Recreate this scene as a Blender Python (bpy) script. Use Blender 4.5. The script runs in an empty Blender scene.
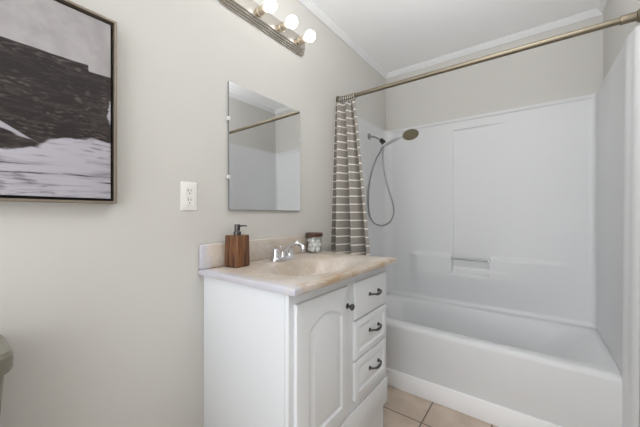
import bpy, bmesh, math, random
from mathutils import Vector, Matrix
random.seed(7)
sc = bpy.context.scene
COL = sc.collection
PI = math.pi

# ---------------------------------------------------------------- camera
CX, CH = 1.1544, 1.16
cam_d = bpy.data.cameras.new('camera'); cam = bpy.data.objects.new('camera', cam_d); COL.objects.link(cam)
cam.location = (CX, 0, CH)
cam.rotation_euler = (PI/2, 0, math.atan(217/290))
cam_d.sensor_width = 36; cam_d.lens = 36*290/640
cam_d.shift_y = 0.5/640
cam_d.clip_start = 0.02
sc.camera = cam

# ---------------------------------------------------------------- world, lights, exposure
w = bpy.data.worlds.new('world'); sc.world = w; w.use_nodes = True
w.node_tree.nodes['Background'].inputs[0].default_value = (0.965, 0.985, 1.02, 1)
w.node_tree.nodes['Background'].inputs[1].default_value = 3.0

# daylight comes in through the unseen side behind the camera, left open for it; an added unseen area light fills the room off the ceiling
fill_d = bpy.data.lights.new('ceiling_bounce_fill', 'AREA'); fill_d.energy = 13.5; fill_d.size = .3
lamp = bpy.data.objects.new('ceiling_bounce_fill', fill_d); COL.objects.link(lamp)
lamp.location = (1.05, 1.02, 2.06); lamp.rotation_euler = (PI, 0, 0)
BULB = 5.0

vs = sc.view_settings
vs.view_transform = 'Standard'; vs.look = 'None'; vs.gamma = 1; vs.use_curve_mapping = False
vs.exposure = 0.0
sc.cycles.use_denoising = True
sc.cycles.max_bounces = 12; sc.cycles.diffuse_bounces = 8
sc.cycles.caustics_reflective = False; sc.cycles.caustics_refractive = False

# ---------------------------------------------------------------- materials
def lin(c):
    return tuple((x/12.92 if x <= .04045 else ((x+.055)/1.055)**2.4) for x in [v/255 for v in c])
def mat(name, rgb, rough=.5, metal=0.0, noise=0.0, nscale=30, bump=0.0, bscale=200, coat=0.0, **kw):
    m = bpy.data.materials.new(name); m.use_nodes = True
    nt = m.node_tree; b = nt.nodes['Principled BSDF']
    c = lin(rgb)
    b.inputs['Base Color'].default_value = (*c, 1)
    b.inputs['Roughness'].default_value = rough; b.inputs['Metallic'].default_value = metal
    if coat: b.inputs['Coat Weight'].default_value = coat
    for k, v in kw.items(): b.inputs[k].default_value = v
    tc = nt.nodes.new('ShaderNodeTexCoord')
    if noise:
        n = nt.nodes.new('ShaderNodeTexNoise'); n.inputs['Scale'].default_value = nscale; n.inputs['Detail'].default_value = 4
        nt.links.new(tc.outputs['Object'], n.inputs['Vector'])
        r = nt.nodes.new('ShaderNodeValToRGB')
        r.color_ramp.elements[0].position = .3; r.color_ramp.elements[1].position = .7
        r.color_ramp.elements[0].color = (*[x*(1-noise) for x in c], 1)
        r.color_ramp.elements[1].color = (*[min(1, x*(1+noise)) for x in c], 1)
        nt.links.new(n.outputs['Fac'], r.inputs['Fac']); nt.links.new(r.outputs['Color'], b.inputs['Base Color'])
    if bump:
        n = nt.nodes.new('ShaderNodeTexNoise'); n.inputs['Scale'].default_value = bscale
        nt.links.new(tc.outputs['Object'], n.inputs['Vector'])
        bp = nt.nodes.new('ShaderNodeBump'); bp.inputs['Strength'].default_value = bump; bp.inputs['Distance'].default_value = .002
        nt.links.new(n.outputs['Fac'], bp.inputs['Height']); nt.links.new(bp.outputs['Normal'], b.inputs['Normal'])
    return m

class NG:
    """small helper to wire math nodes"""
    def __init__(s, m): s.nt = m.node_tree; s.b = s.nt.nodes['Principled BSDF']
    def node(s, t): return s.nt.nodes.new(t)
    def put(s, sock, v):
        if isinstance(v, (int, float)): sock.default_value = v
        elif isinstance(v, tuple): sock.default_value = v if len(v) != 3 or sock.type == 'VECTOR' else (*v, 1)
        else: s.nt.links.new(v, sock)
    def m(s, op, a, b=0.0, c=0.0):
        n = s.node('ShaderNodeMath'); n.operation = op
        s.put(n.inputs[0], a); s.put(n.inputs[1], b); s.put(n.inputs[2], c)
        return n.outputs[0]
    def step(s, v, lo, hi):
        n = s.node('ShaderNodeMapRange'); n.interpolation_type = 'SMOOTHSTEP'
        s.put(n.inputs['Value'], v); s.put(n.inputs['From Min'], lo); s.put(n.inputs['From Max'], hi)
        return n.outputs['Result']
    def xyz(s):
        t = s.node('ShaderNodeTexCoord'); q = s.node('ShaderNodeSeparateXYZ')
        s.nt.links.new(t.outputs['Object'], q.inputs[0]); s.co = t.outputs['Object']
        return q.outputs
    def noise(s, scale, vec=None, detail=4, stretch=None, dist=0.0):
        n = s.node('ShaderNodeTexNoise'); n.inputs['Scale'].default_value = scale; n.inputs['Detail'].default_value = detail
        n.inputs['Distortion'].default_value = dist
        v = vec or s.co
        if stretch:
            mp = s.node('ShaderNodeMapping'); mp.inputs['Scale'].default_value = stretch
            s.nt.links.new(v, mp.inputs['Vector']); v = mp.outputs['Vector']
        s.nt.links.new(v, n.inputs['Vector']); return n.outputs['Fac']
    def mix(s, f, a, b):
        n = s.node('ShaderNodeMix'); n.data_type = 'RGBA'
        s.put(n.inputs[0], f); s.put(n.inputs[6], a); s.put(n.inputs[7], b)
        return n.outputs[2]

M = {}
M['wall'] = mat('greige wall paint', (203, 201, 196), .65, noise=.012, nscale=3, bump=.05, bscale=350)
M['ceiling'] = mat('white ceiling paint', (246, 247, 248), .8, bump=.05, bscale=250)
M['crown'] = mat('white crown paint', (226, 227, 228), .6)
M['trim'] = mat('white trim paint', (246, 247, 249), .4)
M['gloss_white'] = mat('white gloss fibreglass', (215, 216, 217), .42, noise=.006, nscale=2)
M['cabinet'] = mat('white cabinet paint', (225, 228, 231), .42, noise=.008, nscale=4)
M['nickel'] = mat('brushed nickel', (200, 194, 185), .22, 1.0, bump=.05, bscale=120)
M['rod'] = mat('champagne nickel rod', (138, 129, 112), .36, 1.0, noise=.04, nscale=60)
M['chrome'] = mat('polished chrome', (225, 225, 228), .12, 1.0, noise=.01, nscale=10)
M['dull'] = mat('worn chrome pipe', (165, 166, 168), .22, 1.0, noise=.05, nscale=40)
M['satin'] = mat('satin chrome', (228, 228, 230), .3, .85, noise=.01, nscale=20)
M['pewter'] = mat('dark pewter', (92, 90, 90), .33, 1.0, noise=.1, nscale=80)
M['steel'] = mat('grey steel hose', (160, 162, 164), .35, 1.0, noise=.05, nscale=100)
M['black'] = mat('black plastic', (32, 32, 32), .45, noise=.05, nscale=50)
M['nozzle'] = mat('olive grey nozzle plate', (108, 102, 80), .5, noise=.25, nscale=160)
M['plate'] = mat('white outlet plastic', (232, 231, 227), .35, noise=.005, nscale=20)
M['slot'] = mat('dark outlet slot', (70, 66, 62), .6, noise=.05, nscale=40)
M['socket'] = mat('cream lamp socket', (196, 184, 165), .35, .6, noise=.05, nscale=40)
M['frame'] = mat('champagne picture frame', (132, 121, 107), .4, .35, noise=.05, nscale=40)
M['groove'] = mat('dark frame groove', (34, 28, 26), .7, noise=.1, nscale=40)
M['mirror'] = mat('silvered mirror', (246, 247, 247), .01, 1.0)
M['mirror_edge'] = mat('mirror edge', (132, 138, 138), .35, .2)
M['clip'] = mat('clear mirror clip', (215, 215, 212), .2, noise=.02, nscale=60)
M['drain'] = M['chrome']
M['bone'] = mat('bone ceramic', (112, 108, 94), .3, coat=.3, noise=.02, nscale=4)
M['cotton'] = mat('white cotton', (240, 240, 238), .95, bump=.6, bscale=120)
M['darkwood'] = mat('dark wood lid', (74, 44, 30), .45, noise=.25, nscale=30)

def emit(name, rgb, strength):
    m = mat(name, (250, 250, 250), .3)
    b = m.node_tree.nodes['Principled BSDF']
    b.inputs['Emission Color'].default_value = (*lin(rgb), 1); b.inputs['Emission Strength'].default_value = strength
    return m
M['bulb'] = emit('lit frosted bulb', (255, 253, 250), BULB)

def glass_mat():
    m = mat('clear jar glass', (245, 248, 248), .03); nt = m.node_tree
    tr = nt.nodes.new('ShaderNodeBsdfTransparent'); tr.inputs[0].default_value = (.97, .98, .98, 1)
    gl = nt.nodes.new('ShaderNodeBsdfGlossy'); gl.inputs['Roughness'].default_value = .04
    mx = nt.nodes.new('ShaderNodeMixShader'); out = nt.nodes['Material Output']
    mx.inputs[0].default_value = .06; nt.links.new(tr.outputs[0], mx.inputs[1]); nt.links.new(gl.outputs[0], mx.inputs[2])
    nt.links.new(mx.outputs[0], out.inputs['Surface'])
    return m
M['glass'] = glass_mat()

def wood_mat():
    m = mat('acacia wood', (120, 76, 44), .4); g = NG(m); x, y, z = g.xyz()
    n1 = g.noise(14, stretch=(3.5, 3.5, .35), dist=1.2)
    n2 = g.noise(60, stretch=(3, 3, .15))
    f = g.m('ADD', g.m('MULTIPLY', n1, .75), g.m('MULTIPLY', n2, .25))
    c = g.mix(g.step(f, .36, .62), lin((60, 31, 19)), lin((126, 84, 50)))
    g.put(g.b.inputs['Base Color'], c)
    return m
M['wood'] = wood_mat()

def marble_mat():
    m = mat('cultured marble', (208, 192, 176), .3); g = NG(m); x, y, z = g.xyz()
    n1 = g.noise(5, dist=2.5, detail=6)
    vein = g.m('ABSOLUTE', g.m('SUBTRACT', n1, .5))
    v = g.m('SUBTRACT', 1.0, g.step(vein, .0, .035))
    n2 = g.noise(3.2, detail=3, dist=.8)
    c = g.mix(g.step(n2, .42, .6), lin((193, 180, 165)), lin((207, 197, 187)))
    c = g.mix(g.m('MULTIPLY', v, .3), c, lin((224, 219, 217)))
    # cool lilac swirl along the near end of the slab
    n3 = g.noise(9, dist=3.0, detail=5)
    e = g.m('MULTIPLY', g.m('SUBTRACT', 1.0, g.step(g.m('ADD', y, g.m('MULTIPLY', g.m('SUBTRACT', n3, .5), .14)), -.005, .065)), .9)
    c = g.mix(e, c, lin((194, 194, 204)))
    # warmer tan streaks along the front edge
    n4 = g.noise(12, stretch=(3, .6, 3), dist=1.5)
    e2 = g.m('MULTIPLY', g.m('MULTIPLY', g.step(x, .50, .54), g.step(y, .02, .06)), g.step(n4, .35, .7))
    c = g.mix(e2, c, lin((176, 148, 114)))
    g.put(g.b.inputs['Base Color'], c)
    return m
M['marble'] = marble_mat()

def tile_mat():
    m = mat('tan ceramic tile', (190, 168, 146), .35); g = NG(m); x, y, z = g.xyz()
    T = .316
    def edge(c, off):
        t = g.m('ABSOLUTE', g.m('SUBTRACT', g.m('FRACT', g.m('ADD', g.m('DIVIDE', g.m('SUBTRACT', c, off), T), 40.5)), .5))
        return t   # 0 on the joint
    d = g.m('MULTIPLY', g.m('MINIMUM', edge(x, .641), edge(y, 1.627)), T)
    n1 = g.noise(7, detail=6); n2 = g.noise(45, detail=3)
    c = g.mix(g.step(n1, .35, .68), lin((180, 163, 146)), lin((197, 181, 165)))
    c = g.mix(g.m('MULTIPLY', g.step(n2, .55, .75), .25), c, lin((154, 135, 117)))
    c = g.mix(g.step(d, .0028, .0044), lin((100, 84, 72)), c)
    g.put(g.b.inputs['Base Color'], c)
    bp = g.node('ShaderNodeBump'); bp.inputs['Strength'].default_value = .5; bp.inputs['Distance'].default_value = .003
    g.put(bp.inputs['Height'], g.step(d, .001, .006)); g.put(g.b.inputs['Normal'], bp.outputs['Normal'])
    return m
M['tile'] = tile_mat()

def canvas_mat():
    # local coordinates: y from -0.83 (left) to 0 (right edge), z from 0 (bottom) to 0.6
    m = mat('abstract painted canvas', (180, 175, 175), .75); g = NG(m); x, y, z = g.xyz()
    rag = g.noise(16, detail=6); rag2 = g.noise(30, detail=8, stretch=(1, .35, 1)); fine = g.noise(120, detail=3)
    scr = g.noise(30, detail=8, stretch=(1, .35, 2.2), dist=.6)
    streak = g.noise(26, detail=8, stretch=(1, .22, 2.6), dist=.4)
    # pale upper field
    up = g.mix(g.step(rag, .3, .75), lin((156, 152, 152)), lin((174, 170, 171)))
    up = g.mix(g.m('MULTIPLY', g.step(g.noise(22, stretch=(1, .2, 3)), .68, .74), .3), up, lin((140, 130, 130)))
    # white lower field with grey dragged paint
    low = g.mix(g.step(streak, .5, .66), lin((182, 179, 188)), lin((140, 136, 143)))
    low = g.mix(g.m('MULTIPLY', g.step(g.m('ADD', streak, g.m('MULTIPLY', fine, .1)), .66, .73), .9), low, lin((62, 56, 58)))
    low = g.mix(g.m('MULTIPLY', g.m('MULTIPLY', g.step(g.noise(70, detail=8, stretch=(1, .35, 1.8)), .5, .64), g.step(g.noise(9, detail=3, stretch=(1, .5, 1.5)), .45, .6)), .7), low, lin((110, 106, 112)))
    low = g.mix(g.step(g.noise(5, detail=3), .55, .75), low, lin((186, 184, 193)))
    # dark block
    grit = g.noise(90, detail=8, stretch=(1, .5, 1.6))
    dk = g.mix(g.step(scr, .45, .75), lin((38, 31, 30)), lin((66, 57, 55)))
    dk = g.mix(g.m('MULTIPLY', g.m('MULTIPLY', g.step(grit, .5, .68), g.step(rag, .35, .65)), .8), dk, lin((98, 88, 86)))
    dk = g.mix(g.m('MULTIPLY', g.step(scr, .72, .8), .5), dk, lin((112, 104, 102)))
    band = g.m('MULTIPLY', g.step(z, .335, .36), g.m('SUBTRACT', 1.0, g.step(z, .385, .40)))
    dk = g.mix(g.m('MULTIPLY', band, .6), dk, lin((36, 29, 29)))
    # upper edge: a straight line with one step
    top = g.m('SUBTRACT', .430, g.m('MULTIPLY', g.step(g.m('ADD', y, g.m('MULTIPLY', rag, .02)), -.066, -.062), .018))
    top = g.m('ADD', top, g.m('MULTIPLY', g.m('SUBTRACT', rag2, .5), .006))
    # ragged lower edge, falling away to the left
    bot = g.m('ADD', .135, g.m('MULTIPLY', g.step(y, -.24, -.11), .055))
    bot = g.m('ADD', bot, g.m('MULTIPLY', g.m('SUBTRACT', rag2, .5), .10))
    mask = g.m('MULTIPLY', g.m('SUBTRACT', 1.0, g.step(g.m('SUBTRACT', z, top), -.001, .001)),
               g.step(g.m('SUBTRACT', z, bot), -.006, .010))
    # torn notch in the right end of the block
    notch = g.m('MULTIPLY', g.step(g.m('ADD', y, g.m('MULTIPLY', rag2, .05)), .000, .006),
                g.m('MULTIPLY', g.step(z, .245, .255), g.m('SUBTRACT', 1.0, g.step(z, .325, .345))))
    # white wedge breaking the block at the left
    cz = g.m('ADD', .168, g.m('MULTIPLY', g.m('SUBTRACT', -.19, y), .45))
    half = g.m('MULTIPLY', g.m('SUBTRACT', -.19, g.m('ADD', y, g.m('MULTIPLY', g.m('SUBTRACT', rag2, .5), .08))), .16)
    wedge = g.m('MULTIPLY', g.step(g.m('SUBTRACT', half, g.m('ABSOLUTE', g.m('SUBTRACT', z, g.m('ADD', cz, g.m('MULTIPLY', g.m('SUBTRACT', rag2, .5), .02))))), 0, .004), g.step(y, -.45, -.36))
    mask = g.m('MULTIPLY', mask, g.m('SUBTRACT', 1.0, g.m('MAXIMUM', notch, g.m('MULTIPLY', wedge, .85))))
    field = g.mix(g.step(z, .25, .40), low, up)
    c = g.mix(mask, field, dk)
    # short black drag near the lower right edge
    ln = g.m('MULTIPLY', g.step(y, -.06, -.015), g.step(g.m('SUBTRACT', .003, g.m('ABSOLUTE', g.m('SUBTRACT', z, g.m('ADD', .062, g.m('MULTIPLY', rag2, .008))))), 0, .002))
    c = g.mix(ln, c, lin((34, 28, 30)))
    gy = g.m('MULTIPLY', g.m('MULTIPLY', g.step(y, -.11, -.05), g.step(g.m('SUBTRACT', .03, g.m('ABSOLUTE', g.m('SUBTRACT', z, .09))), 0, .03)), g.step(streak, .35, .6))
    c = g.mix(g.m('MULTIPLY', gy, .6), c, lin((120, 116, 120)))
    g.put(g.b.inputs['Base Color'], c)
    return m
M['canvas'] = canvas_mat()

def curtain_mat():
    # uses the cloth's own UV: u across the width in metres, v height in metres
    m = mat('taupe curtain cloth', (150, 142, 133), .9); g = NG(m)
    uv = g.node('ShaderNodeUVMap'); q = g.node('ShaderNodeSeparateXYZ')
    g.nt.links.new(uv.outputs['UV'], q.inputs[0]); u, v = q.outputs[0], q.outputs[1]
    P = .0545
    t = g.m('MULTIPLY', g.m('ABSOLUTE', g.m('SUBTRACT', g.m('FRACT', g.m('DIVIDE', v, P)), .5)), P)
    s1 = g.m('SUBTRACT', 1.0, g.step(t, .0035, .0050))
    Q = .165
    t2 = g.m('MULTIPLY', g.m('ABSOLUTE', g.m('SUBTRACT', g.m('FRACT', g.m('ADD', g.m('DIVIDE', u, Q), .42)), .5)), Q)
    s2 = g.m('SUBTRACT', 1.0, g.step(u, .004, .006))
    wv = g.noise(400, vec=uv.outputs['UV'], stretch=(6, .4, 1)); wv2 = g.noise(400, vec=uv.outputs['UV'], stretch=(.4, 6, 1))
    f = g.m('MULTIPLY', g.m('ADD', wv, wv2), .5)
    c = g.mix(g.step(f, .35, .65), lin((138, 133, 126)), lin((158, 152, 145)))
    c = g.mix(g.m('MAXIMUM', s1, s2), c, lin((232, 226, 218)))
    g.put(g.b.inputs['Base Color'], c)
    return m
M['curtain'] = curtain_mat()

# ---------------------------------------------------------------- geometry helpers (world coordinates)
def add_box(bm, x0, x1, y0, y1, z0, z1, bev=0.0, seg=2):
    b = bmesh.new()
    bmesh.ops.create_cube(b, size=1)
    for v in b.verts:
        v.co = Vector((x0 + (v.co.x+.5)*(x1-x0), y0 + (v.co.y+.5)*(y1-y0), z0 + (v.co.z+.5)*(z1-z0)))
    if bev: bmesh.ops.bevel(b, geom=list(b.edges), offset=bev, segments=seg, profile=.5, affect='EDGES')
    merge(bm, b); return bm
def merge(bm, b):
    me = bpy.data.meshes.new('tmp'); b.to_mesh(me); b.free(); bm.from_mesh(me); bpy.data.meshes.remove(me)
def box(*a, **k): return add_box(bmesh.new(), *a, **k)
def loft(bm, rings, close=True, cap0=False, cap1=False):
    """rings: lists of points, all of the same length"""
    vv = [[bm.verts.new(p) for p in r] for r in rings]
    n = len(rings[0])
    for a, b in zip(vv, vv[1:]):
        for i in range(n if close else n-1):
            j = (i+1) % n
            try: bm.faces.new((a[i], a[j], b[j], b[i]))
            except ValueError: pass
    if cap0: bm.faces.new(list(reversed(vv[0])))
    if cap1: bm.faces.new(vv[-1])
    return vv
def fix(bm): bmesh.ops.recalc_face_normals(bm, faces=list(bm.faces)); return bm
def frame_of(d):
    d = Vector(d).normalized(); a = Vector((0, 0, 1)) if abs(d.z) < .9 else Vector((1, 0, 0))
    u = d.cross(a).normalized(); return d, u, d.cross(u)
def add_lathe(bm, prof, origin, axis=(0, 0, 1), n=32, cap=True):
    """prof: (radius, distance along axis)"""
    d, u, v = frame_of(axis); o = Vector(origin)
    rings = []
    for r, h in prof:
        r = max(r, 1e-5)
        rings.append([o + d*h + (u*math.cos(2*PI*i/n) + v*math.sin(2*PI*i/n))*r for i in range(n)])
    b = bmesh.new(); loft(b, rings, cap0=cap, cap1=cap); fix(b); merge(bm, b); return bm
def lathe(*a, **k): return add_lathe(bmesh.new(), *a, **k)
def smooth_path(pts, k=8):
    P = [Vector(p) for p in pts]; out = []
    for i in range(len(P)-1):
        p0 = P[max(i-1, 0)]; p1 = P[i]; p2 = P[i+1]; p3 = P[min(i+2, len(P)-1)]
        for j in range(k):
            t = j/k
            out.append(.5*((2*p1) + (p2-p0)*t + (2*p0-5*p1+4*p2-p3)*t*t + (3*p1-p0-3*p2+p3)*t**3))
    out.append(P[-1]); return out
def add_tube(bm, pts, rad, n=12, smooth=True, k=8):
    P = smooth_path(pts, k) if smooth else [Vector(p) for p in pts]
    m = len(P); R = rad if callable(rad) else (lambda t: rad)
    T = [(P[min(i+1, m-1)]-P[max(i-1, 0)]).normalized() for i in range(m)]
    _, u, _ = frame_of(T[0]); rings = []
    for i in range(m):
        u = (u - T[i]*u.dot(T[i])).normalized(); v = T[i].cross(u); r = R(i/(m-1))
        rr = r if isinstance(r, tuple) else (r, r)
        rings.append([P[i] + u*math.cos(2*PI*q/n)*rr[0] + v*math.sin(2*PI*q/n)*rr[1] for q in range(n)])
    b = bmesh.new(); loft(b, rings, cap0=True, cap1=True); fix(b); merge(bm, b); return bm
def tube(*a, **k): return add_tube(bmesh.new(), *a, **k)
def ray_poly(poly, c, ang):
    dx, dy = math.cos(ang), math.sin(ang); best = None
    for (x1, y1), (x2, y2) in zip(poly, poly[1:]+poly[:1]):
        ex, ey = x2-x1, y2-y1; den = dx*ey - dy*ex
        if abs(den) < 1e-12: continue
        t = ((x1-c[0])*ey - (y1-c[1])*ex)/den; s = ((x1-c[0])*dy - (y1-c[1])*dx)/den
        if t > 0 and -1e-6 <= s <= 1+1e-6 and (best is None or t > best): best = t
    return (c[0]+dx*best, c[1]+dy*best)
def rect(a0, a1, b0, b1): return [(a0, b0), (a1, b0), (a1, b1), (a0, b1)]
def rrect(a0, a1, b0, b1, r, n=6):
    out = []
    for (cx, cy, s) in ((a1-r, b0+r, -PI/2), (a1-r, b1-r, 0), (a0+r, b1-r, PI/2), (a0+r, b0+r, PI)):
        for i in range(n+1):
            a = s + PI/2*i/n; out.append((cx+r*math.cos(a), cy+r*math.sin(a)))
    return out
def angles_for(polys, c, n=96):
    A = [2*PI*i/n for i in range(n)]
    for p in polys:
        A += [math.atan2(q[1]-c[1], q[0]-c[0]) % (2*PI) for q in p]
    A = sorted(A); out = [A[0]]
    for a in A[1:]:
        if a-out[-1] > 1e-4: out.append(a)
    return out

def finish(name, bm, m, ang=35, bone=None):
    me = bpy.data.meshes.new(name)
    fix(bm)
    bm.to_mesh(me); bm.free()
    for p in me.polygons: p.use_smooth = True
    me.set_sharp_from_angle(angle=math.radians(ang))
    me.materials.append(m); return me
def obj(name, bm, m, parent=None, origin=None, ang=35):
    """one mesh object; bm is in world coordinates"""
    base = Vector((0, 0, 0))
    if parent is not None:
        p = parent
        while p is not None: base += p.location; p = p.parent
    if origin is not None: o = Vector(origin)
    else: o = base.copy()
    bmesh.ops.translate(bm, verts=list(bm.verts), vec=-o)
    ob = bpy.data.objects.new(name, finish(name, bm, m, ang)); COL.objects.link(ob)
    if parent is not None: ob.parent = parent
    ob.location = o - base
    return ob
def thing(name, label, cat, loc, group=None):
    o = bpy.data.objects.new(name, None); COL.objects.link(o); o.location = loc; o.empty_display_size = .05
    return tag(o, label, cat, group)
def tag(o, label, cat, group=None):
    o['label'] = label; o['category'] = cat
    if group: o['group'] = group
    return o
def struct(name, bm, m, label=None):
    o = obj(name, bm, m); o['kind'] = 'structure'
    if label: o['label'] = label
    return o
def dup(root, loc):
    r = root.copy(); COL.objects.link(r); r.location = loc
    for ch in list(root.children):
        c = ch.copy(); COL.objects.link(c); c.parent = r
        for g_ in ch.children:
            d = g_.copy(); COL.objects.link(d); d.parent = c
    return r

# ---------------------------------------------------------------- the setting
YB, XW, YF, REAR, ZC = 2.59, 1.497, 1.858, -1.2, 2.484
struct('floor', box(-.1, XW+.1, REAR, YB+.1, -.08, 0), M['tile'], 'tan square ceramic floor tiles with dark grout')
struct('ceiling', box(-.1, XW+.1, REAR, YB+.1, ZC, ZC+.08), M['ceiling'], 'plain white ceiling')
lw = box(-.1, 0, -.45, YB+.1, 0, ZC); add_box(lw, -.1, 0, REAR, -.45, 2.12, ZC)   # unseen wall opening added to let light reach the right side
struct('wall_left', lw, M['wall'], 'greige wall behind the vanity and picture')
struct('wall_back', box(0, XW, YB, YB+.1, 0, ZC), M['wall'], 'greige wall above the tub surround')
struct('wall_right', box(XW, XW+.1, REAR, YB+.1, 0, ZC), M['wall'], 'greige wall at the right end of the tub')
CR = [(0, 2.446), (.007, 2.446), (.009, 2.451), (.015, 2.456), (.023, 2.466), (.026, 2.474), (.030, 2.476), (.030, ZC), (0, ZC)]
def crown(path):
    bm = bmesh.new(); loft(bm, [[f(d, z) for d, z in CR] for f in path], cap0=True, cap1=True); return bm
struct('trim_1', crown([lambda d, z: (d, REAR, z), lambda d, z: (d, YB-d, z)]), M['crown'], 'white crown moulding along the left wall')
struct('trim_2', crown([lambda d, z: (d, YB-d, z), lambda d, z: (XW-d, YB-d, z)]), M['crown'], 'white crown moulding above the tub')
struct('trim_3', crown([lambda d, z: (XW-d, YB-d, z), lambda d, z: (XW-d, REAR, z)]), M['crown'], 'white crown moulding along the right wall')
struct('trim_4', box(0, XW, YF-.012, YF-.001, 0, .114, bev=.003), M['trim'], 'white board along the foot of the tub')
struct('baseboard_left', box(0, .012, -.44, .68, 0, .09, bev=.003), M['trim'])

# ---------------------------------------------------------------- bathtub
def build_tub():
    t = thing('bathtub', 'white built-in bathtub with plain apron front', 'bathtub', (.74, 2.2, 0))
    X0, X1, Y0, Y1, Z = .004, 1.494, YF, 2.568, .425
    c = (.731, 2.215)
    outer = rect(X0, X1, Y0, Y1)
    A = angles_for([outer], c, 128)
    def orect(ins, z): 
        p = rect(X0+ins, X1-ins, Y0+ins, Y1-ins); return [(*ray_poly(p, c, a), z) for a in A]
    def sup(ax, ay, z, n, cx=c[0], cy=c[1]):
        out = []
        for a in A:
            co, si = math.cos(a), math.sin(a)
            r = (abs(co/ax)**n + abs(si/ay)**n)**(-1/n)
            out.append((cx+co*r, cy+si*r, z))
        return out
    rings = [orect(.0, .001), orect(.0, Z-.03), orect(.003, Z-.018), orect(.010, Z-.008), orect(.020, Z-.002), orect(.032, Z)]
    def S(x0, x1, y0, y1, z, n): return sup((x1-x0)/2, (y1-y0)/2, z, n, (x0+x1)/2, (y0+y1)/2)
    rings += [S(.050, 1.440, 1.925, 2.535, Z, 9), S(.062, 1.430, 1.938, 2.525, Z-.004, 8), S(.078, 1.410, 1.950, 2.512, Z-.014, 7), S(.092, 1.380, 1.960, 2.500, Z-.034, 6.5),
              S(.120, 1.310, 1.972, 2.486, .33, 6), S(.150, 1.200, 1.985, 2.470, .23, 5.5), S(.185, 1.110, 2.000, 2.450, .15, 5), S(.230, 1.030, 2.030, 2.420, .10, 4.5), S(.300, .940, 2.08, 2.36, .080, 4), S(.42, .80, 2.16, 2.28, .075, 3)]
    bm = bmesh.new(); loft(bm, rings, cap1=True)
    obj('tub_shell', bm, M['gloss_white'], t, ang=50)
    obj('drain', lathe([(.0, .0), (.03, .0), (.033, .003), (.026, .005), (0, .005)], (.40, 2.215, .079)), M['chrome'], t)
    obj('overflow_plate', lathe([(.036, 0), (.036, .006), (.03, .010), (0, .011)], (.128, 2.215, .31), (1, 0, .3)), M['chrome'], t)
    return t
tub = build_tub()

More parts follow.
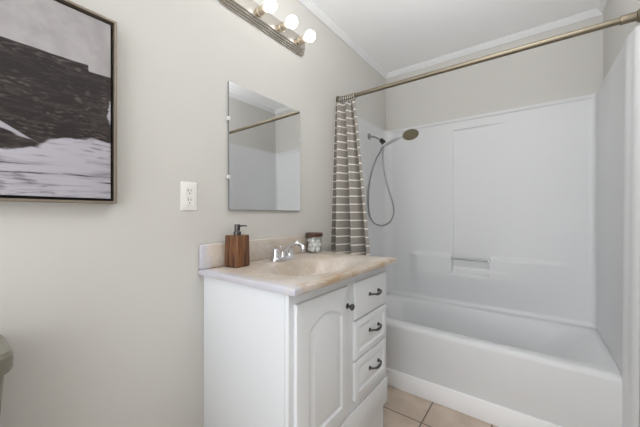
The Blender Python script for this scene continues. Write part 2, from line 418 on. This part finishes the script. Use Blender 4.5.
# ---------------------------------------------------------------- moulded shower surround
def sstep(v, a, b):
    t = max(0, min(1, (v-a)/(b-a))); return t*t*(3-2*t)
def build_surround():
    t = thing('shower_surround', 'white moulded shower wall surround standing on the tub', 'shower surround', (.74, 2.57, .425))
    Z0, Z1 = .426, 1.938
    YP = 2.572; XL, XR = .010, 1.460
    def off(x, z):
        zl = .835; 
        nx = sstep(x, .594, .600)*(1-sstep(x, .858, .868))
        zl = zl - .135*nx
        led = .045*(1-sstep(z, zl-.032, zl))*sstep(x, .235, .325)*(1-sstep(x, .95, 1.36))*(.15+.85*sstep(z, Z0, Z0+.26))
        rec = -.010*sstep(x, .598, .604)*(1-sstep(x, .76, 1.05))*sstep(z, .71, .73)*(1-sstep(z, 1.842, 1.852))
        rl, rr = .085, .035
        f = 0
        if x < XL+rl: d = XL+rl-x; f = rl - math.sqrt(max(0, rl*rl-d*d))
        if x > XR-rr: d = x-(XR-rr); f = rr - math.sqrt(max(0, rr*rr-min(d, rr)**2))
        b = 0
        if z < Z0+.035: d = Z0+.035-z; b = .035 - math.sqrt(max(0, .035**2-d*d))
        lip = .008*sstep(z, Z1-.028, Z1-.018)
        base = led+rec+b+lip
        return max(f, base) if f > 0 else base
    def axis(a, b, n, extra):
        s = [a+(b-a)*i/n for i in range(n+1)]
        for lo, hi, k in extra: s += [lo+(hi-lo)*i/k for i in range(k+1)]
        s = sorted(s); o = [s[0]]
        for v in s[1:]:
            if v-o[-1] > 8e-4: o.append(v)
        o[-1] = b; return o
    xs = axis(XL, XR, 60, [(XL, XL+.09, 16), (.29, .32, 8), (.59, .61, 12), (.85, .89, 12), (XR-.04, XR, 14)])
    zs = axis(Z0, Z1, 60, [(Z0, Z0+.04, 12), (.665, .85, 46), (1.838, 1.856, 10), (Z1-.032, Z1, 14)])
    rings = [[(x, YP-off(x, z), z) for x in xs] for z in zs]
    rings.append([(x, YB-.002, Z1) for x in xs])
    bm = bmesh.new(); loft(bm, rings, close=False)
    obj('back_panel', bm, M['gloss_white'], t, ang=60)
    # end panels: profile in plan, swept up
    def end(prof, z0, z1):
        bm = bmesh.new(); loft(bm, [[(x, y, z) for x, y in prof] for z in (z0, z1-.012, z1-.003)] + [[(x*.7+.3*cx, y, z1) for x, y in prof] for cx in (0,)], cap0=True, cap1=False)
        return bm
    bm = bmesh.new()
    lp = [(.002, YP), (XL, YP), (XL, 1.90), (.012, 1.885), (.024, 1.878), (.030, 1.866), (.028, 1.850), (.016, 1.845), (.002, 1.845)]
    loft(bm, [[(x, y, z) for x, y in lp] for z in (Z0+.001, Z1)], cap0=True, cap1=True)
    obj('end_panel', bm, M['gloss_white'], t, ang=40)
    bm = bmesh.new()
    XO = XW-.002
    def rp(z):
        k = (z-Z0)/(Z1-Z0)      # a slight draft: the panel opens out a little towards its top front
        e = .012*max(0, k)
        return [(XO, YP, z), (XR, YP, z), (XR+.003+e*.5, 2.20, z), (XR+.004+e*.8, 1.885, z), (XR+.001+e*.8, 1.872, z), (XR+.001+e*.8, 1.856-.03*k, z),
                (XR+.005+e*.8, 1.838-.03*k, z), (XR+.010+e*.7, 1.825-.03*k, z), (XR+.013+e*.6, 1.812-.03*k, z), (XR+.015+e*.5, 1.795-.03*k, z),
                (XR+.019+e*.5, 1.780-.03*k, z), (XR+.028+e*.3, 1.765-.02*k, z), (XO, 1.760-.02*k, z)]
    loft(bm, [rp(z) for z in (Z0+.001, .8, 1.2, 1.6, Z1)], cap0=True, cap1=True)
    obj('end_panel', bm, M['gloss_white'], t, ang=40)
    # the flange runs on down past the apron to the floor
    bm = bmesh.new()
    fl = [(p[0], p[1], 0) for p in rp(Z0)][5:]
    fl = [(XO, 1.8572, 0)] + fl
    loft(bm, [[(x, min(y, 1.8572), z) for x, y, _ in fl] for z in (.118, Z0+.0005)], cap0=True, cap1=True)
    obj('front_flange', bm, M['gloss_white'], t, ang=40)
    return t
build_surround()

# grab bar across the moulded recess
gb = thing('grab_bar', 'short chrome bar across the recess of the white shower wall', 'bar', (.728, 2.535, .80))
obj('bar', tube([(.603, 2.533, .800), (.859, 2.533, .800)], .008, smooth=False, n=14), M['steel'], gb)
for x in (.601, .861):
    s = 1 if x < .7 else -1
    obj('bar_end', lathe([(.013, 0), (.013, .006), (.009, .010), (0, .011)], (x-s*.002, 2.533, .800), (s, 0, 0), n=18), M['chrome'], gb)

# ---------------------------------------------------------------- framed canvas
def build_art():
    y0, y1, z0, z1 = -.47, .367, 1.194, 1.796
    t = thing('wall_art', 'large framed abstract canvas in black, white and grey on the left wall', 'picture', (.001, y1, z0))
    D = .040
    def rr(i): return rect(y0+i, y1-i, z0+i, z1-i)
    bm = bmesh.new()
    loft(bm, [[(x, a, b) for a, b in rr(i)] for x, i in ((.001, 0), (D, 0), (D+.0008, .001), (D+.0008, .0065), (D, .0075), (.012, .0075), (.012, .03), (.001, .03))])
    obj('frame', bm, M['frame'], t, ang=20)
    bm = bmesh.new(); add_box(bm, .006, .0125, y0+.0078, y1-.0078, z0+.0078, z1-.0078)
    obj('frame_groove', bm, M['groove'], t)
    bm = bmesh.new(); add_box(bm, .013, .033, y0+.016, y1-.016, z0+.016, z1-.016, bev=.0015)
    c = obj('canvas', bm, M['canvas'], t)
    c['label'] = 'painted canvas with a dark torn block between pale fields'
build_art()

# ---------------------------------------------------------------- electrical outlet
def build_outlet():
    y0, y1, z0, z1 = .600, .671, 1.174, 1.292; yc = (y0+y1)/2; zc = (z0+z1)/2
    t = thing('electrical_outlet', 'white electrical outlet on the wall between the picture and the mirror', 'outlet', (0, yc, zc))
    bm = bmesh.new()
    c = (yc, zc); polys = [rrect(y0+i, y1-i, z0+i, z1-i, .004) for i in (0, 0, .002, .005)]
    loft(bm, [[(x, a, b) for a, b in p] for x, p in zip((.0005, .0035, .0055, .0062), polys)], cap0=True, cap1=True)
    obj('cover_plate', bm, M['plate'], t)
    for s in (-1, 1):
        zz = zc + s*.0195
        r = obj('receptacle', add_box(bmesh.new(), .0062, .0078, yc-.0165, yc+.0165, zz-.0145, zz+.0145, bev=.0035), M['plate'], t)
        bm = bmesh.new()
        for dy, h in ((-.0063, .0045), (.0063, .0036)): add_box(bm, .0070, .0081, yc+dy-.0013, yc+dy+.0013, zz+.002-h+.003, zz+.002+h+.003)
        add_lathe(bm, [(.0026, 0), (.0026, .0004)], (.0078, yc, zz-.0075), (1, 0, 0), n=12)
        obj('slots', bm, M['slot'], r)
    for zz in (zc+.048, zc-.048):
        obj('screw', lathe([(.003, 0), (.003, .001), (.0015, .0016), (0, .0016)], (.0060, yc, zz), (1, 0, 0), n=14), M['plate'], t)
build_outlet()

# ---------------------------------------------------------------- mirror
def build_mirror():
    y0, y1, z0, z1 = .824, 1.328, 1.180, 1.778
    t = thing('mirror', 'frameless rectangular wall mirror above the sink', 'mirror', (0, (y0+y1)/2, z0))
    obj('backing', box(.0004, .0072, y0, y1, z0, z1), M['mirror_edge'], t)
    obj('glass', box(.0074, .009, y0+.0008, y1-.0008, z0+.0008, z1-.0008), M['mirror'], t, ang=10)
    for y, z in ((y0, 1.602), (y0, 1.332), (y1, 1.602), (y1, 1.332)):
        s = 1 if y == y0 else -1
        bm = bmesh.new()
        a, b = sorted((y-s*.010, y-s*.0003)); add_box(bm, .0003, .012, a, b, z-.009, z+.009, bev=.002)
        a, b = sorted((y-s*.010, y+s*.006)); add_box(bm, .0093, .013, a, b, z-.009, z+.009, bev=.0015)
        obj('clip', bm, M['clip'], t)
    t.rotation_euler = (0, math.radians(-.5), 0); t.location.x += .0055   # hangs a touch off plumb
build_mirror()

# ---------------------------------------------------------------- vanity light bar
def build_light():
    y0, y1, z0, z1 = .760, 1.372, 2.118, 2.236
    zc = (z0+z1)/2
    t = thing('vanity_light', 'brushed nickel four-bulb light bar on the wall above the mirror', 'light fixture', (0, (y0+y1)/2, zc))
    def outl(i):
        k = .038
        a0, a1, b0, b1 = y0+i, y1-i, z0+i, z1-i; k = k - i*.55
        pts = [(a0+k, b0), (a1-k, b0)]
        pts += [(a1-k+k*math.sin(q), b0+k-k*math.cos(q)) for q in (.35, .7, 1.05, 1.4)]
        pts += [(a1-k+k*math.sin(q), b1-k+k*math.cos(q)) for q in (1.4, 1.05, .7, .35)]
        pts += [(a1-k, b1), (a0+k, b1)]
        pts += [(a0+k-k*math.sin(q), b1-k+k*math.cos(q)) for q in (.35, .7, 1.05, 1.4)]
        pts += [(a0+k-k*math.sin(q), b0+k-k*math.cos(q)) for q in (1.4, 1.05, .7, .35)]
        return pts
    steps = [(.0005, 0), (.008, 0), (.010, .002), (.010, .007), (.017, .008), (.019, .010), (.019, .015), (.026, .016), (.028, .018), (.028, .023), (.034, .024), (.036, .026)]
    bm = bmesh.new()
    loft(bm, [[(x, a, b) for a, b in outl(i)] for x, i in steps], cap0=True, cap1=True)
    obj('backplate', bm, M['nickel'], t, ang=25)
    for y in (.834, .988, 1.142, 1.296):
        z = 2.178
        s = obj('lamp_socket', lathe([(.024, 0), (.024, .004), (.0185, .006), (.0195, .010), (.0195, .036), (.0170, .038), (.0170, .042)], (.036, y, z), (1, 0, 0), n=28), M['socket'], t)
        prof = [(.0135, .036), (.0135, .046), (.018, .052)]
        R = .031
        for q in range(1, 13):
            a = -PI/2 + .58 + (PI-.58)*q/12
            prof.append((R*math.cos(a), .036+.042+R*math.sin(a)))
        b = obj('bulb', lathe(prof, (.036, y, z), (1, 0, 0), n=28), M['bulb'], s)
        b['label'] = 'lit frosted globe bulb'
build_light()

# ---------------------------------------------------------------- vanity cabinet
VY0, VY1, VX = .702, 1.474, .500
def raised(y0, y1, z0, z1, xb, xf, inner, depth=.006):
    """a door or drawer front: slab with rounded edge and a raised panel whose outline is inner(inset)"""
    c = ((y0+y1)/2, (z0+z1)/2)
    outer = rect(y0, y1, z0, z1)
    A = angles_for([outer] + [inner(q) for q in (0, .004, .008, .012, .030, .034)], c, 120)
    R = lambda poly, x: [(x, *ray_poly(poly, c, a)) for a in A]
    e = .006
    rings = [R(outer, xb), R(outer, xf-e), R(rect(y0+e*.3, y1-e*.3, z0+e*.3, z1-e*.3), xf-e*.3), R(rect(y0+e, y1-e, z0+e, z1-e), xf)]
    rings += [R(inner(0), xf), R(inner(.004), xf-depth*.7), R(inner(.008), xf-depth), R(inner(.012), xf-depth), R(inner(.030), xf-.001), R(inner(.034), xf)]
    bm = bmesh.new(); loft(bm, rings, cap0=True, cap1=True); return bm
def build_vanity():
    t = thing('vanity_cabinet', 'white bathroom vanity cabinet with an arched door and three drawers', 'cabinet', (.25, (VY0+VY1)/2, 0))
    bm = bmesh.new()
    for a in ((VY0, VY0+.016), (VY1-.016, VY1)):
        add_box(bm, .002, VX-.020, *a, .150, .899); add_box(bm, .002, .482, *a, .0, .150)
    add_box(bm, .002, .010, VY0+.016, VY1-.016, .150, .899)
    add_box(bm, .010, VX-.020, VY0+.016, VY1-.016, .150, .166)
    add_box(bm, .470, .482, VY0+.016, VY1-.016, .0, .150)
    obj('body', bm, M['cabinet'], t)
    # face frame
    bm = bmesh.new()
    add_box(bm, VX-.0198, VX, VY0, VY1, .150, .899, bev=.002)
    obj('face_frame', bm, M['cabinet'], t)
    obj('bottom_rail', box(VX+.0003, VX+.008, VY0+.002, VY1-.002, .152, .286, bev=.004), M['cabinet'], t)
    # door with a cathedral arch panel
    y0, y1, z0, z1 = .727, 1.060, .300, .856
    def arch(i):
        a0, a1, b0 = y0+.066+i, y1-.050-i, z0+.062+i
        zs = z1-.112-i; rise = .042
        pts = [(a0, b0), (a1, b0), (a1, zs)]
        w = a1-a0; n = 28
        for k in range(1, n):
            u = 1-k/n
            sh = 1-abs(2*u-1)**2.1
            pts.append((a0+w*u, zs+rise*sh))
        pts.append((a0, zs)); return pts
    d = obj('door', raised(y0, y1, z0, z1, VX+.0005, VX+.014, arch), M['cabinet'], t, ang=30)
    bm = lathe([(.012, 0), (.012, .002), (.006, .005), (.0055, .012), (.009, .016), (.0135, .021), (.0145, .025), (.012, .029), (.005, .031), (0, .031)], (VX+.014, 1.048, .772), (1, 0, 0), n=24)
    obj('knob', bm, M['pewter'], d)
    for k, (z0, z1) in enumerate(((.690, .856), (.511, .682), (.330, .503))):
        y0, y1 = 1.116, 1.443
        if k == 0:
            bm = box(VX+.0005, VX+.014, y0, y1, z0, z1, bev=.005, seg=3)
        else:
            bm = raised(y0, y1, z0, z1, VX+.0005, VX+.014, lambda i: rect(y0+.032+i, y1-.032-i, z0+.030+i, z1-.030-i))
        dr = obj('drawer', bm, M['cabinet'], t, ang=30)
        yc, zc, x = 1.298, (.778, .607, .425)[k], VX+.014
        bm = bmesh.new(); h = .046
        pts = [(x+.004, yc-h, zc), (x+.014, yc-h, zc+.001), (x+.022, yc-h+.012, zc), (x+.025, yc-.02, zc-.003), (x+.026, yc, zc-.004), (x+.025, yc+.02, zc-.003), (x+.022, yc+h-.012, zc), (x+.014, yc+h, zc+.001), (x+.004, yc+h, zc)]
        add_tube(bm, pts, lambda t_: .0042+.0028*math.exp(-((t_-.5)/.16)**2), n=10, k=5)
        for s in (-1, 1):
            add_lathe(bm, [(.010, 0), (.010, .002), (.006, .006), (.005, .012)], (x, yc+s*h, zc), (1, 0, 0), n=16)
        obj('pull', bm, M['pewter'], dr)
    return t
build_vanity()

# ---------------------------------------------------------------- countertop with integral basin
CZ = .925
def build_counter():
    X0, X1, Y0, Y1 = .002, .550, .677, 1.492
    t = thing('countertop', 'beige marbled vanity countertop with built-in oval sink and backsplash', 'countertop', (0, Y0, CZ))
    c = (.315, 1.085)
    outer = rect(X0, X1, Y0, Y1)
    A = angles_for([outer], c, 120)
    def R(i, z): 
        p = rect(X0+i*.2, X1-i, Y0+i, Y1-i); return [(*ray_poly(p, c, a), z) for a in A]
    def E(ax, ay, z, dx=0, n=2.2):
        out = []
        for a in A:
            co, si = math.cos(a), math.sin(a); r = (abs(co/ax)**n+abs(si/ay)**n)**(-1/n)
            out.append((c[0]+dx+co*r, c[1]+si*r, z))
        return out
    rings = [R(.012, CZ-.0252), R(.002, CZ-.0245), R(0, CZ-.020), R(0, CZ-.007), R(.002, CZ-.002), R(.007, CZ)]
    rings += [E(.194, .300, CZ), E(.190, .296, CZ-.0006), E(.186, .290, CZ-.003), E(.176, .276, CZ-.0045), E(.167, .264, CZ-.007), E(.158, .250, CZ-.014),
              E(.146, .219, CZ-.035), E(.130, .196, CZ-.075), E(.104, .158, CZ-.108), E(.066, .10, CZ-.126), E(.03, .04, CZ-.131)]
    bm = bmesh.new(); loft(bm, rings, cap1=True)
    obj('slab', bm, M['marble'], t, ang=50)
    obj('backsplash', box(.002, .022, Y0+.001, Y1-.001, CZ+.0003, 1.030, bev=.005, seg=3), M['marble'], t)
    obj('sink_drain', lathe([(.024, 0), (.024, .003), (.018, .005), (.012, .003), (0, .003)], (c[0], c[1], CZ-.131)), M['chrome'], t)
build_counter()

# ---------------------------------------------------------------- faucet
def build_faucet():
    x, yc, z = .105, 1.084, CZ+.0005
    t = thing('faucet', 'chrome two-handle faucet behind the oval sink', 'faucet', (x, yc, z))
    bm = bmesh.new()
    loft(bm, [[(x+a, yc+b, z+h) for a, b in rrect(-.026+i, .026-i, -.080+i, .080-i, .025-i*.9, 8)] for h, i in ((0, 0), (.010, 0), (.015, .003), (.018, .009))], cap0=True, cap1=True)
    obj('base', bm, M['chrome'], t)
    for s in (-1, 1):
        y = yc + s*.052
        bm = lathe([(.024, .014), (.023, .022), (.019, .034), (.016, .046), (.015, .054), (.012, .060), (.004, .064), (0, .064)], (x, y, z), n=26)
        add_tube(bm, [(x, y, z+.052), (x-.002, y+s*.018, z+.062), (x-.002, y+s*.038, z+.070), (x-.003, y+s*.054, z+.078), (x-.004, y+s*.066, z+.088)], lambda q: (.0072-.003*q, .0055-.002*q), n=12)
        obj('handle', bm, M['chrome'], t)
    bm = lathe([(.021, .014), (.019, .024), (.016, .036), (.014, .044)], (x, yc, z), n=24)
    add_tube(bm, [(x-.002, yc, z+.020), (x+.012, yc, z+.046), (x+.040, yc, z+.066), (x+.072, yc, z+.081), (x+.106, yc, z+.085), (x+.130, yc, z+.076), (x+.138, yc, z+.062)],
             lambda q: (.0125-.002*q, .0115-.001*q), n=18)
    sp = obj('spout', bm, M['chrome'], t)
    obj('aerator', lathe([(.0105, 0), (.0105, .010), (.008, .011)], (x+.138, yc, z+.053)), M['steel'], sp)
    obj('lift_rod', lathe([(.0028, .012), (.0028, .055), (.006, .058), (.0065, .064), (.004, .069), (0, .069)], (x-.020, yc, z), n=14), M['chrome'], t)
build_faucet()

# ---------------------------------------------------------------- soap dispenser
def build_soap():
    x, y, z = .072, .824, CZ+.0005
    t = thing('soap_dispenser', 'square wooden soap dispenser with a metal pump on the countertop', 'soap dispenser', (x, y, z))
    t.rotation_euler = (0, 0, 0)
    rot = math.radians(7); H = .140
    def sq(hw, hh, r):
        out = []
        for a, b in rrect(-hw, hw, -hw, hw, r, 4):
            out.append((x+a*math.cos(rot)-b*math.sin(rot), y+a*math.sin(rot)+b*math.cos(rot), z+hh))
        return out
    bm = bmesh.new()
    loft(bm, [sq(.037, 0, .004), sq(.0395, .003, .004), sq(.0378, H-.004, .004), sq(.0368, H-.001, .004), sq(.0355, H, .004)], cap0=True, cap1=True)
    obj('bottle', bm, M['wood'], t, ang=30)
    bm = lathe([(.0165, 0), (.0165, .014), (.0145, .0165), (.010, .017), (.010, .020), (.0125, .0205), (.0125, .046), (.010, .048), (0, .048)], (x, y, z+H+.0003), n=26)
    p = obj('pump', bm, M['pewter'], t)
    d = Vector((.62, .78, 0)).normalized(); o = Vector((x, y, z+H+.041))
    obj('nozzle', tube([o, o+d*.022, o+d*.036, o+d*.042+Vector((0, 0, -.003))], lambda q: .0042-.001*q, n=12), M['pewter'], p)
build_soap()

# ---------------------------------------------------------------- cotton jar
def build_jar():
    x, y, z = .066, 1.395, CZ+.0005
    t = thing('storage_jar', 'clear glass jar with dark wooden lid beside the faucet', 'jar', (x, y, z))
    ro, ri = .047, .0435
    bm = bmesh.new()
    prof = [(0, 0), (ro-.004, 0), (ro, .004), (ro, .094), (ro-.002, .098), (ri, .098), (ri, .008), (ri-.004, .005), (0, .005)]
    add_lathe(bm, prof, (x, y, z), n=48, cap=False)
    obj('glass_body', bm, M['glass'], t)
    obj('lid', lathe([(0, .0985), (.051, .0985), (.0525, .101), (.0525, .118), (.051, .1205), (0, .1205)], (x, y, z), n=48, cap=False), M['darkwood'], t)
    # cotton balls in the jar
    def ball(loc):
        b = bmesh.new(); bmesh.ops.create_icosphere(b, subdivisions=3, radius=.0145)
        for v in b.verts:
            n = v.co.normalized()
            v.co *= 1 + .05*math.sin(5*n.x+2)+.05*math.sin(6*n.y+4*n.z)
        bmesh.ops.translate(b, verts=list(b.verts), vec=loc)
        return tag(obj('cotton_ball', b, M['cotton'], origin=loc), 'white cotton ball inside the wooden-lidded glass jar', 'cotton ball', 'cotton balls in the jar')
    first = None
    for layer in range(3):
        n = 5
        spots = [(.0265*math.cos(2*PI*k/n+layer*.6), .0265*math.sin(2*PI*k/n+layer*.6)) for k in range(n)] + ([(0, 0)] if layer != 1 else [])
        for k, (dx, dy) in enumerate(spots):
            p = Vector((x+dx, y+dy, z+.0215+layer*.0255+(.006 if (dx, dy) == (0, 0) else 0)))
            if first is None: first = ball(p)
            else:
                c = first.copy(); COL.objects.link(c); c.location = p
                c.rotation_euler = (random.random()*6, random.random()*6, random.random()*6)
build_jar()

# ---------------------------------------------------------------- shower rod, rings, curtain
RY, RZ = 1.760, 1.985
rod = thing('shower_rod', 'champagne metal shower curtain rod spanning above the tub', 'curtain rod', (XW/2, RY, RZ))
obj('tube', tube([(.014, RY, RZ), (1.447, RY, RZ)], .0140, smooth=False, n=24), M['rod'], rod)
obj('sleeve', lathe([(.0140, 0), (.0178, .001), (.0182, .003), (.0182, .048)], (1.437, RY, RZ), (1, 0, 0), n=28), M['rod'], rod)
obj('end_cap', lathe([(.0182, 0), (.021, .001), (.021, .005), (.026, .006), (.026, .0105)], (1.4858, RY, RZ), (1, 0, 0), n=28), M['rod'], rod)
obj('end_cap', lathe([(.028, 0), (.028, .006), (.020, .009), (.018, .020), (.0142, .022)], (.0005, RY, RZ), (1, 0, 0), n=28), M['rod'], rod)

def build_curtain():
    ztop, zbot = 1.952, .22
    # plan of the gathered cloth: (fraction across, depth); the folds keep their order from top to hem
    NP = 260; NZ = 90
    def plan(s, k):          # k: 0 top, 1 at counter height
        x0, x1 = .008, .144 + .152*k
        x = x0 + (x1-x0)*s
        ph = PI*(s-.40)/.36
        amp = (.028 + .040*k)*(1 - .2*s)
        fold = 1.25 - 2*abs(math.sin(ph))**.75
        fine = (1-k)*.006*math.sin(2*PI*9.2*s+.6)
        yb = RY - .004 - .040*k - (.050+.035*k)*(1-s)**2.5
        x += (.003 + .006*k)*math.sin(2*ph)
        return max(.006, x), yb + amp*fold + fine + .012*k*math.sin(2*PI*1.1*s)
    # cloth length measured once along the widest plan, for the stripe pattern
    pts = [plan(i/NP, 1.0) for i in range(NP+1)]; L = [0]
    for a, b in zip(pts, pts[1:]): L.append(L[-1]+math.hypot(b[0]-a[0], b[1]-a[1]))
    bm = bmesh.new(); uvl = bm.loops.layers.uv.new('UVMap'); grid = []
    for j in range(NZ+1):
        z = ztop + (zbot-ztop)*j/NZ; k = min(1.15, (ztop-z)/1.03)
        kk = k**.85
        row = []
        for i in range(NP+1):
            x, y = plan(i/NP, kk)
            sag = -.006*(1-min(1, k*6))*(.5-.5*math.cos(2*PI*8*i/NP))
            row.append((bm.verts.new((x, y, z+sag)), L[i], z))
        grid.append(row)
    for j in range(NZ):
        for i in range(NP):
            q = (grid[j][i], grid[j][i+1], grid[j+1][i+1], grid[j+1][i])
            f = bm.faces.new([a[0] for a in q])
            for lp, a in zip(f.loops, q): lp[uvl].uv = (a[1], a[2])
    o = obj('shower_curtain', bm, M['curtain'], origin=(.10, RY, ztop), ang=80)
    sm = o.modifiers.new('thickness', 'SOLIDIFY'); sm.thickness = .0016; sm.offset = 0
    tag(o, 'taupe shower curtain with thin white stripes gathered at the wall behind the vanity', 'shower curtain')
build_curtain()
def build_rings():
    first = None
    for i in range(8):
        x = .030 + i*.0155; p = Vector((x, RY, RZ))
        if first is None:
            bm = bmesh.new(); n = 28
            ring = [(x, RY+.0205*math.sin(2*PI*k/n), RZ-.004+.0215*math.cos(2*PI*k/n)) for k in range(n+1)]
            add_tube(bm, ring, .0030, n=8, smooth=False)
            first = tag(obj('curtain_ring', bm, M['nickel'], origin=p), 'small metal curtain ring bunched at the wall end of the rod', 'curtain ring', 'curtain rings at the left end of the rod')
            obj('hook', tube([(x, RY, RZ-.0255), (x, RY+.004, RZ-.030), (x, RY+.001, RZ-.038)], .0017, n=8), M['rod'], first)
        else: dup(first, p)
build_rings()

# ---------------------------------------------------------------- shower arm and hand shower
def build_shower():
    y = 2.226
    t = thing('shower_holder', 'short chrome shower pipe and holder with dark joint on the left shower wall', 'shower holder', (.012, y, 1.826))
    obj('wall_flange', lathe([(.028, 0), (.028, .003), (.020, .008), (.012, .011)], (.0105, y, 1.819), (1, 0, 0), n=28), M['dull'], t)
    obj('pipe', tube([(.016, y, 1.818), (.045, y, 1.812), (.075, y, 1.801), (.10, y, 1.786), (.119, y, 1.772)], .0085, n=14), M['dull'], t)
    a = Vector((.117, y, 1.775)); d = Vector((.70, 0, -.71)).normalized()
    obj('swivel_joint', lathe([(.011, 0), (.018, .002), (.018, .015), (.012, .018), (.012, .022), (.020, .026), (.020, .040), (.012, .044)], a, d, n=20), M['black'], t)
    b = a + d*.044
    obj('bracket', lathe([(.011, 0), (.013, .003), (.013, .022), (.009, .026)], b, d, n=18), M['dull'], t)
    # hand shower resting in the bracket
    h0 = Vector((.158, y-.026, 1.718)); h1 = Vector((.326, 2.188, 1.770))
    hs = thing('hand_shower', 'chrome hand shower with oval olive-grey head and looping grey hose', 'hand shower', h0)
    ax = (h1-h0).normalized()
    obj('handle', tube([h0, h0+ax*.02, h0+ax*.08, h0+ax*.14, h1], lambda q: .0145 if q < .75 else .0145-.004*(q-.75)/.25, n=18), M['satin'], hs)
    hc = Vector((.382, 2.186, 1.768)); fa = Vector((.30, -.92, .05)).normalized()
    hd = bmesh.new()
    add_lathe(hd, [(.012, -.020), (.034, -.014), (.050, -.004), (.052, .003), (.049, .008)], (0, 0, 0), (0, 0, 1), n=40)
    # orientation: face normal points down-left towards the tub and camera side
    nrm = Vector((.32, -.74, -.50)).normalized(); up = ax - nrm*ax.dot(nrm); up.normalize(); si = nrm.cross(up)
    up = (up*math.cos(.32) - si*math.sin(.32)).normalized(); si = nrm.cross(up)
    Mx = Matrix((up, si, nrm)).transposed()
    for v in hd.verts: v.co = hc + Mx @ Vector((v.co.x*1.2, v.co.y*.86, v.co.z))
    o = obj('head', hd, M['chrome'], hs)
    fc = bmesh.new(); add_lathe(fc, [(.0, .0082), (.049, .0082), (.0475, .0115), (.0, .0135)], (0, 0, 0), (0, 0, 1), n=40, cap=False)
    for v in fc.verts: v.co = hc + Mx @ Vector((v.co.x*1.2, v.co.y*.86, v.co.z))
    obj('spray_face', fc, M['nozzle'], o)
    hose = [(.156, y-.026, 1.718), (.140, y-.026, 1.698), (.122, y-.02, 1.67), (.082, y-.01, 1.62), (.042, y-.01, 1.52), (.022, y-.02, 1.40), (.019, y-.03, 1.28), (.026, y-.03, 1.17), (.056, y-.02, 1.095), (.106, y, 1.066), (.155, y, 1.070), (.205, y, 1.103), (.231, y, 1.170), (.222, y, 1.25), (.192, y, 1.345), (.163, y, 1.44), (.145, y, 1.53), (.136, y, 1.62), (.140, y, 1.70), (.158, y, 1.745)]
    hb = tube(hose, .0068, n=10, k=10)
    obj('hose', hb, M['steel'], hs)
build_shower()

# ---------------------------------------------------------------- toilet, mostly outside the left edge of the frame
def build_toilet():
    yc = -.099
    t = thing('toilet', 'greyish toilet with rounded tank lid just inside the left edge of the photo', 'toilet', (.02, yc, 0))
    def ring(x0, x1, hw, r, z): return [(a, b, z) for a, b in rrect(x0, x1, yc-hw, yc+hw, r, 8)]
    bm = bmesh.new(); loft(bm, [ring(.030, .190, .170, .03, .40), ring(.024, .196, .182, .035, .55), ring(.020, .202, .200, .038, .800)], cap0=True, cap1=True)
    tk = obj('tank', bm, M['bone'], t)
    bm = bmesh.new(); loft(bm, [ring(.014, .208, .208, .032, .8005), ring(.010, .212, .212, .035, .809), ring(.010, .212, .212, .035, .838), ring(.016, .206, .206, .032, .847), ring(.03, .19, .18, .04, .849)], cap0=True, cap1=True)
    obj('tank_lid', bm, M['bone'], t)
    bm = tube([(.203, yc-.14, .73), (.222, yc-.14, .73), (.226, yc-.12, .73), (.226, yc-.07, .722)], .006, n=10)
    obj('flush_lever', bm, M['chrome'], tk)
    def egg(k, z, dx=0, n=40):
        out = []
        for i in range(n):
            a = 2*PI*i/n; c_, s_ = math.cos(a), math.sin(a)
            out.append((.445+dx+k*(.25 if c_ > 0 else .215)*c_, yc+k*.182*s_, z))
        return out
    bm = bmesh.new()
    loft(bm, [egg(.62, .001, -.04), egg(.60, .06, -.04), egg(.58, .14, -.03), egg(.72, .24), egg(.94, .34), egg(1.0, .385), egg(.98, .395), egg(.80, .392), egg(.74, .35), egg(.55, .26), egg(.25, .20)], cap0=True, cap1=True)
    obj('bowl', bm, M['bone'], t)
    obj('bowl_bridge', box(.05, .26, yc-.11, yc+.11, .18, .3995, bev=.03, seg=4), M['bone'], t)
    bm = bmesh.new(); loft(bm, [egg(1.0, .3965), egg(1.02, .404), egg(1.0, .414), egg(.74, .414), egg(.72, .404), egg(.74, .3965), egg(1.0, .3965)]); obj('seat', bm, M['bone'], t)
    bm = bmesh.new(); loft(bm, [egg(1.0, .4155), egg(1.015, .424), egg(.98, .434), egg(.5, .440)], cap0=True, cap1=True); obj('seat_lid', bm, M['bone'], t)
build_toilet()
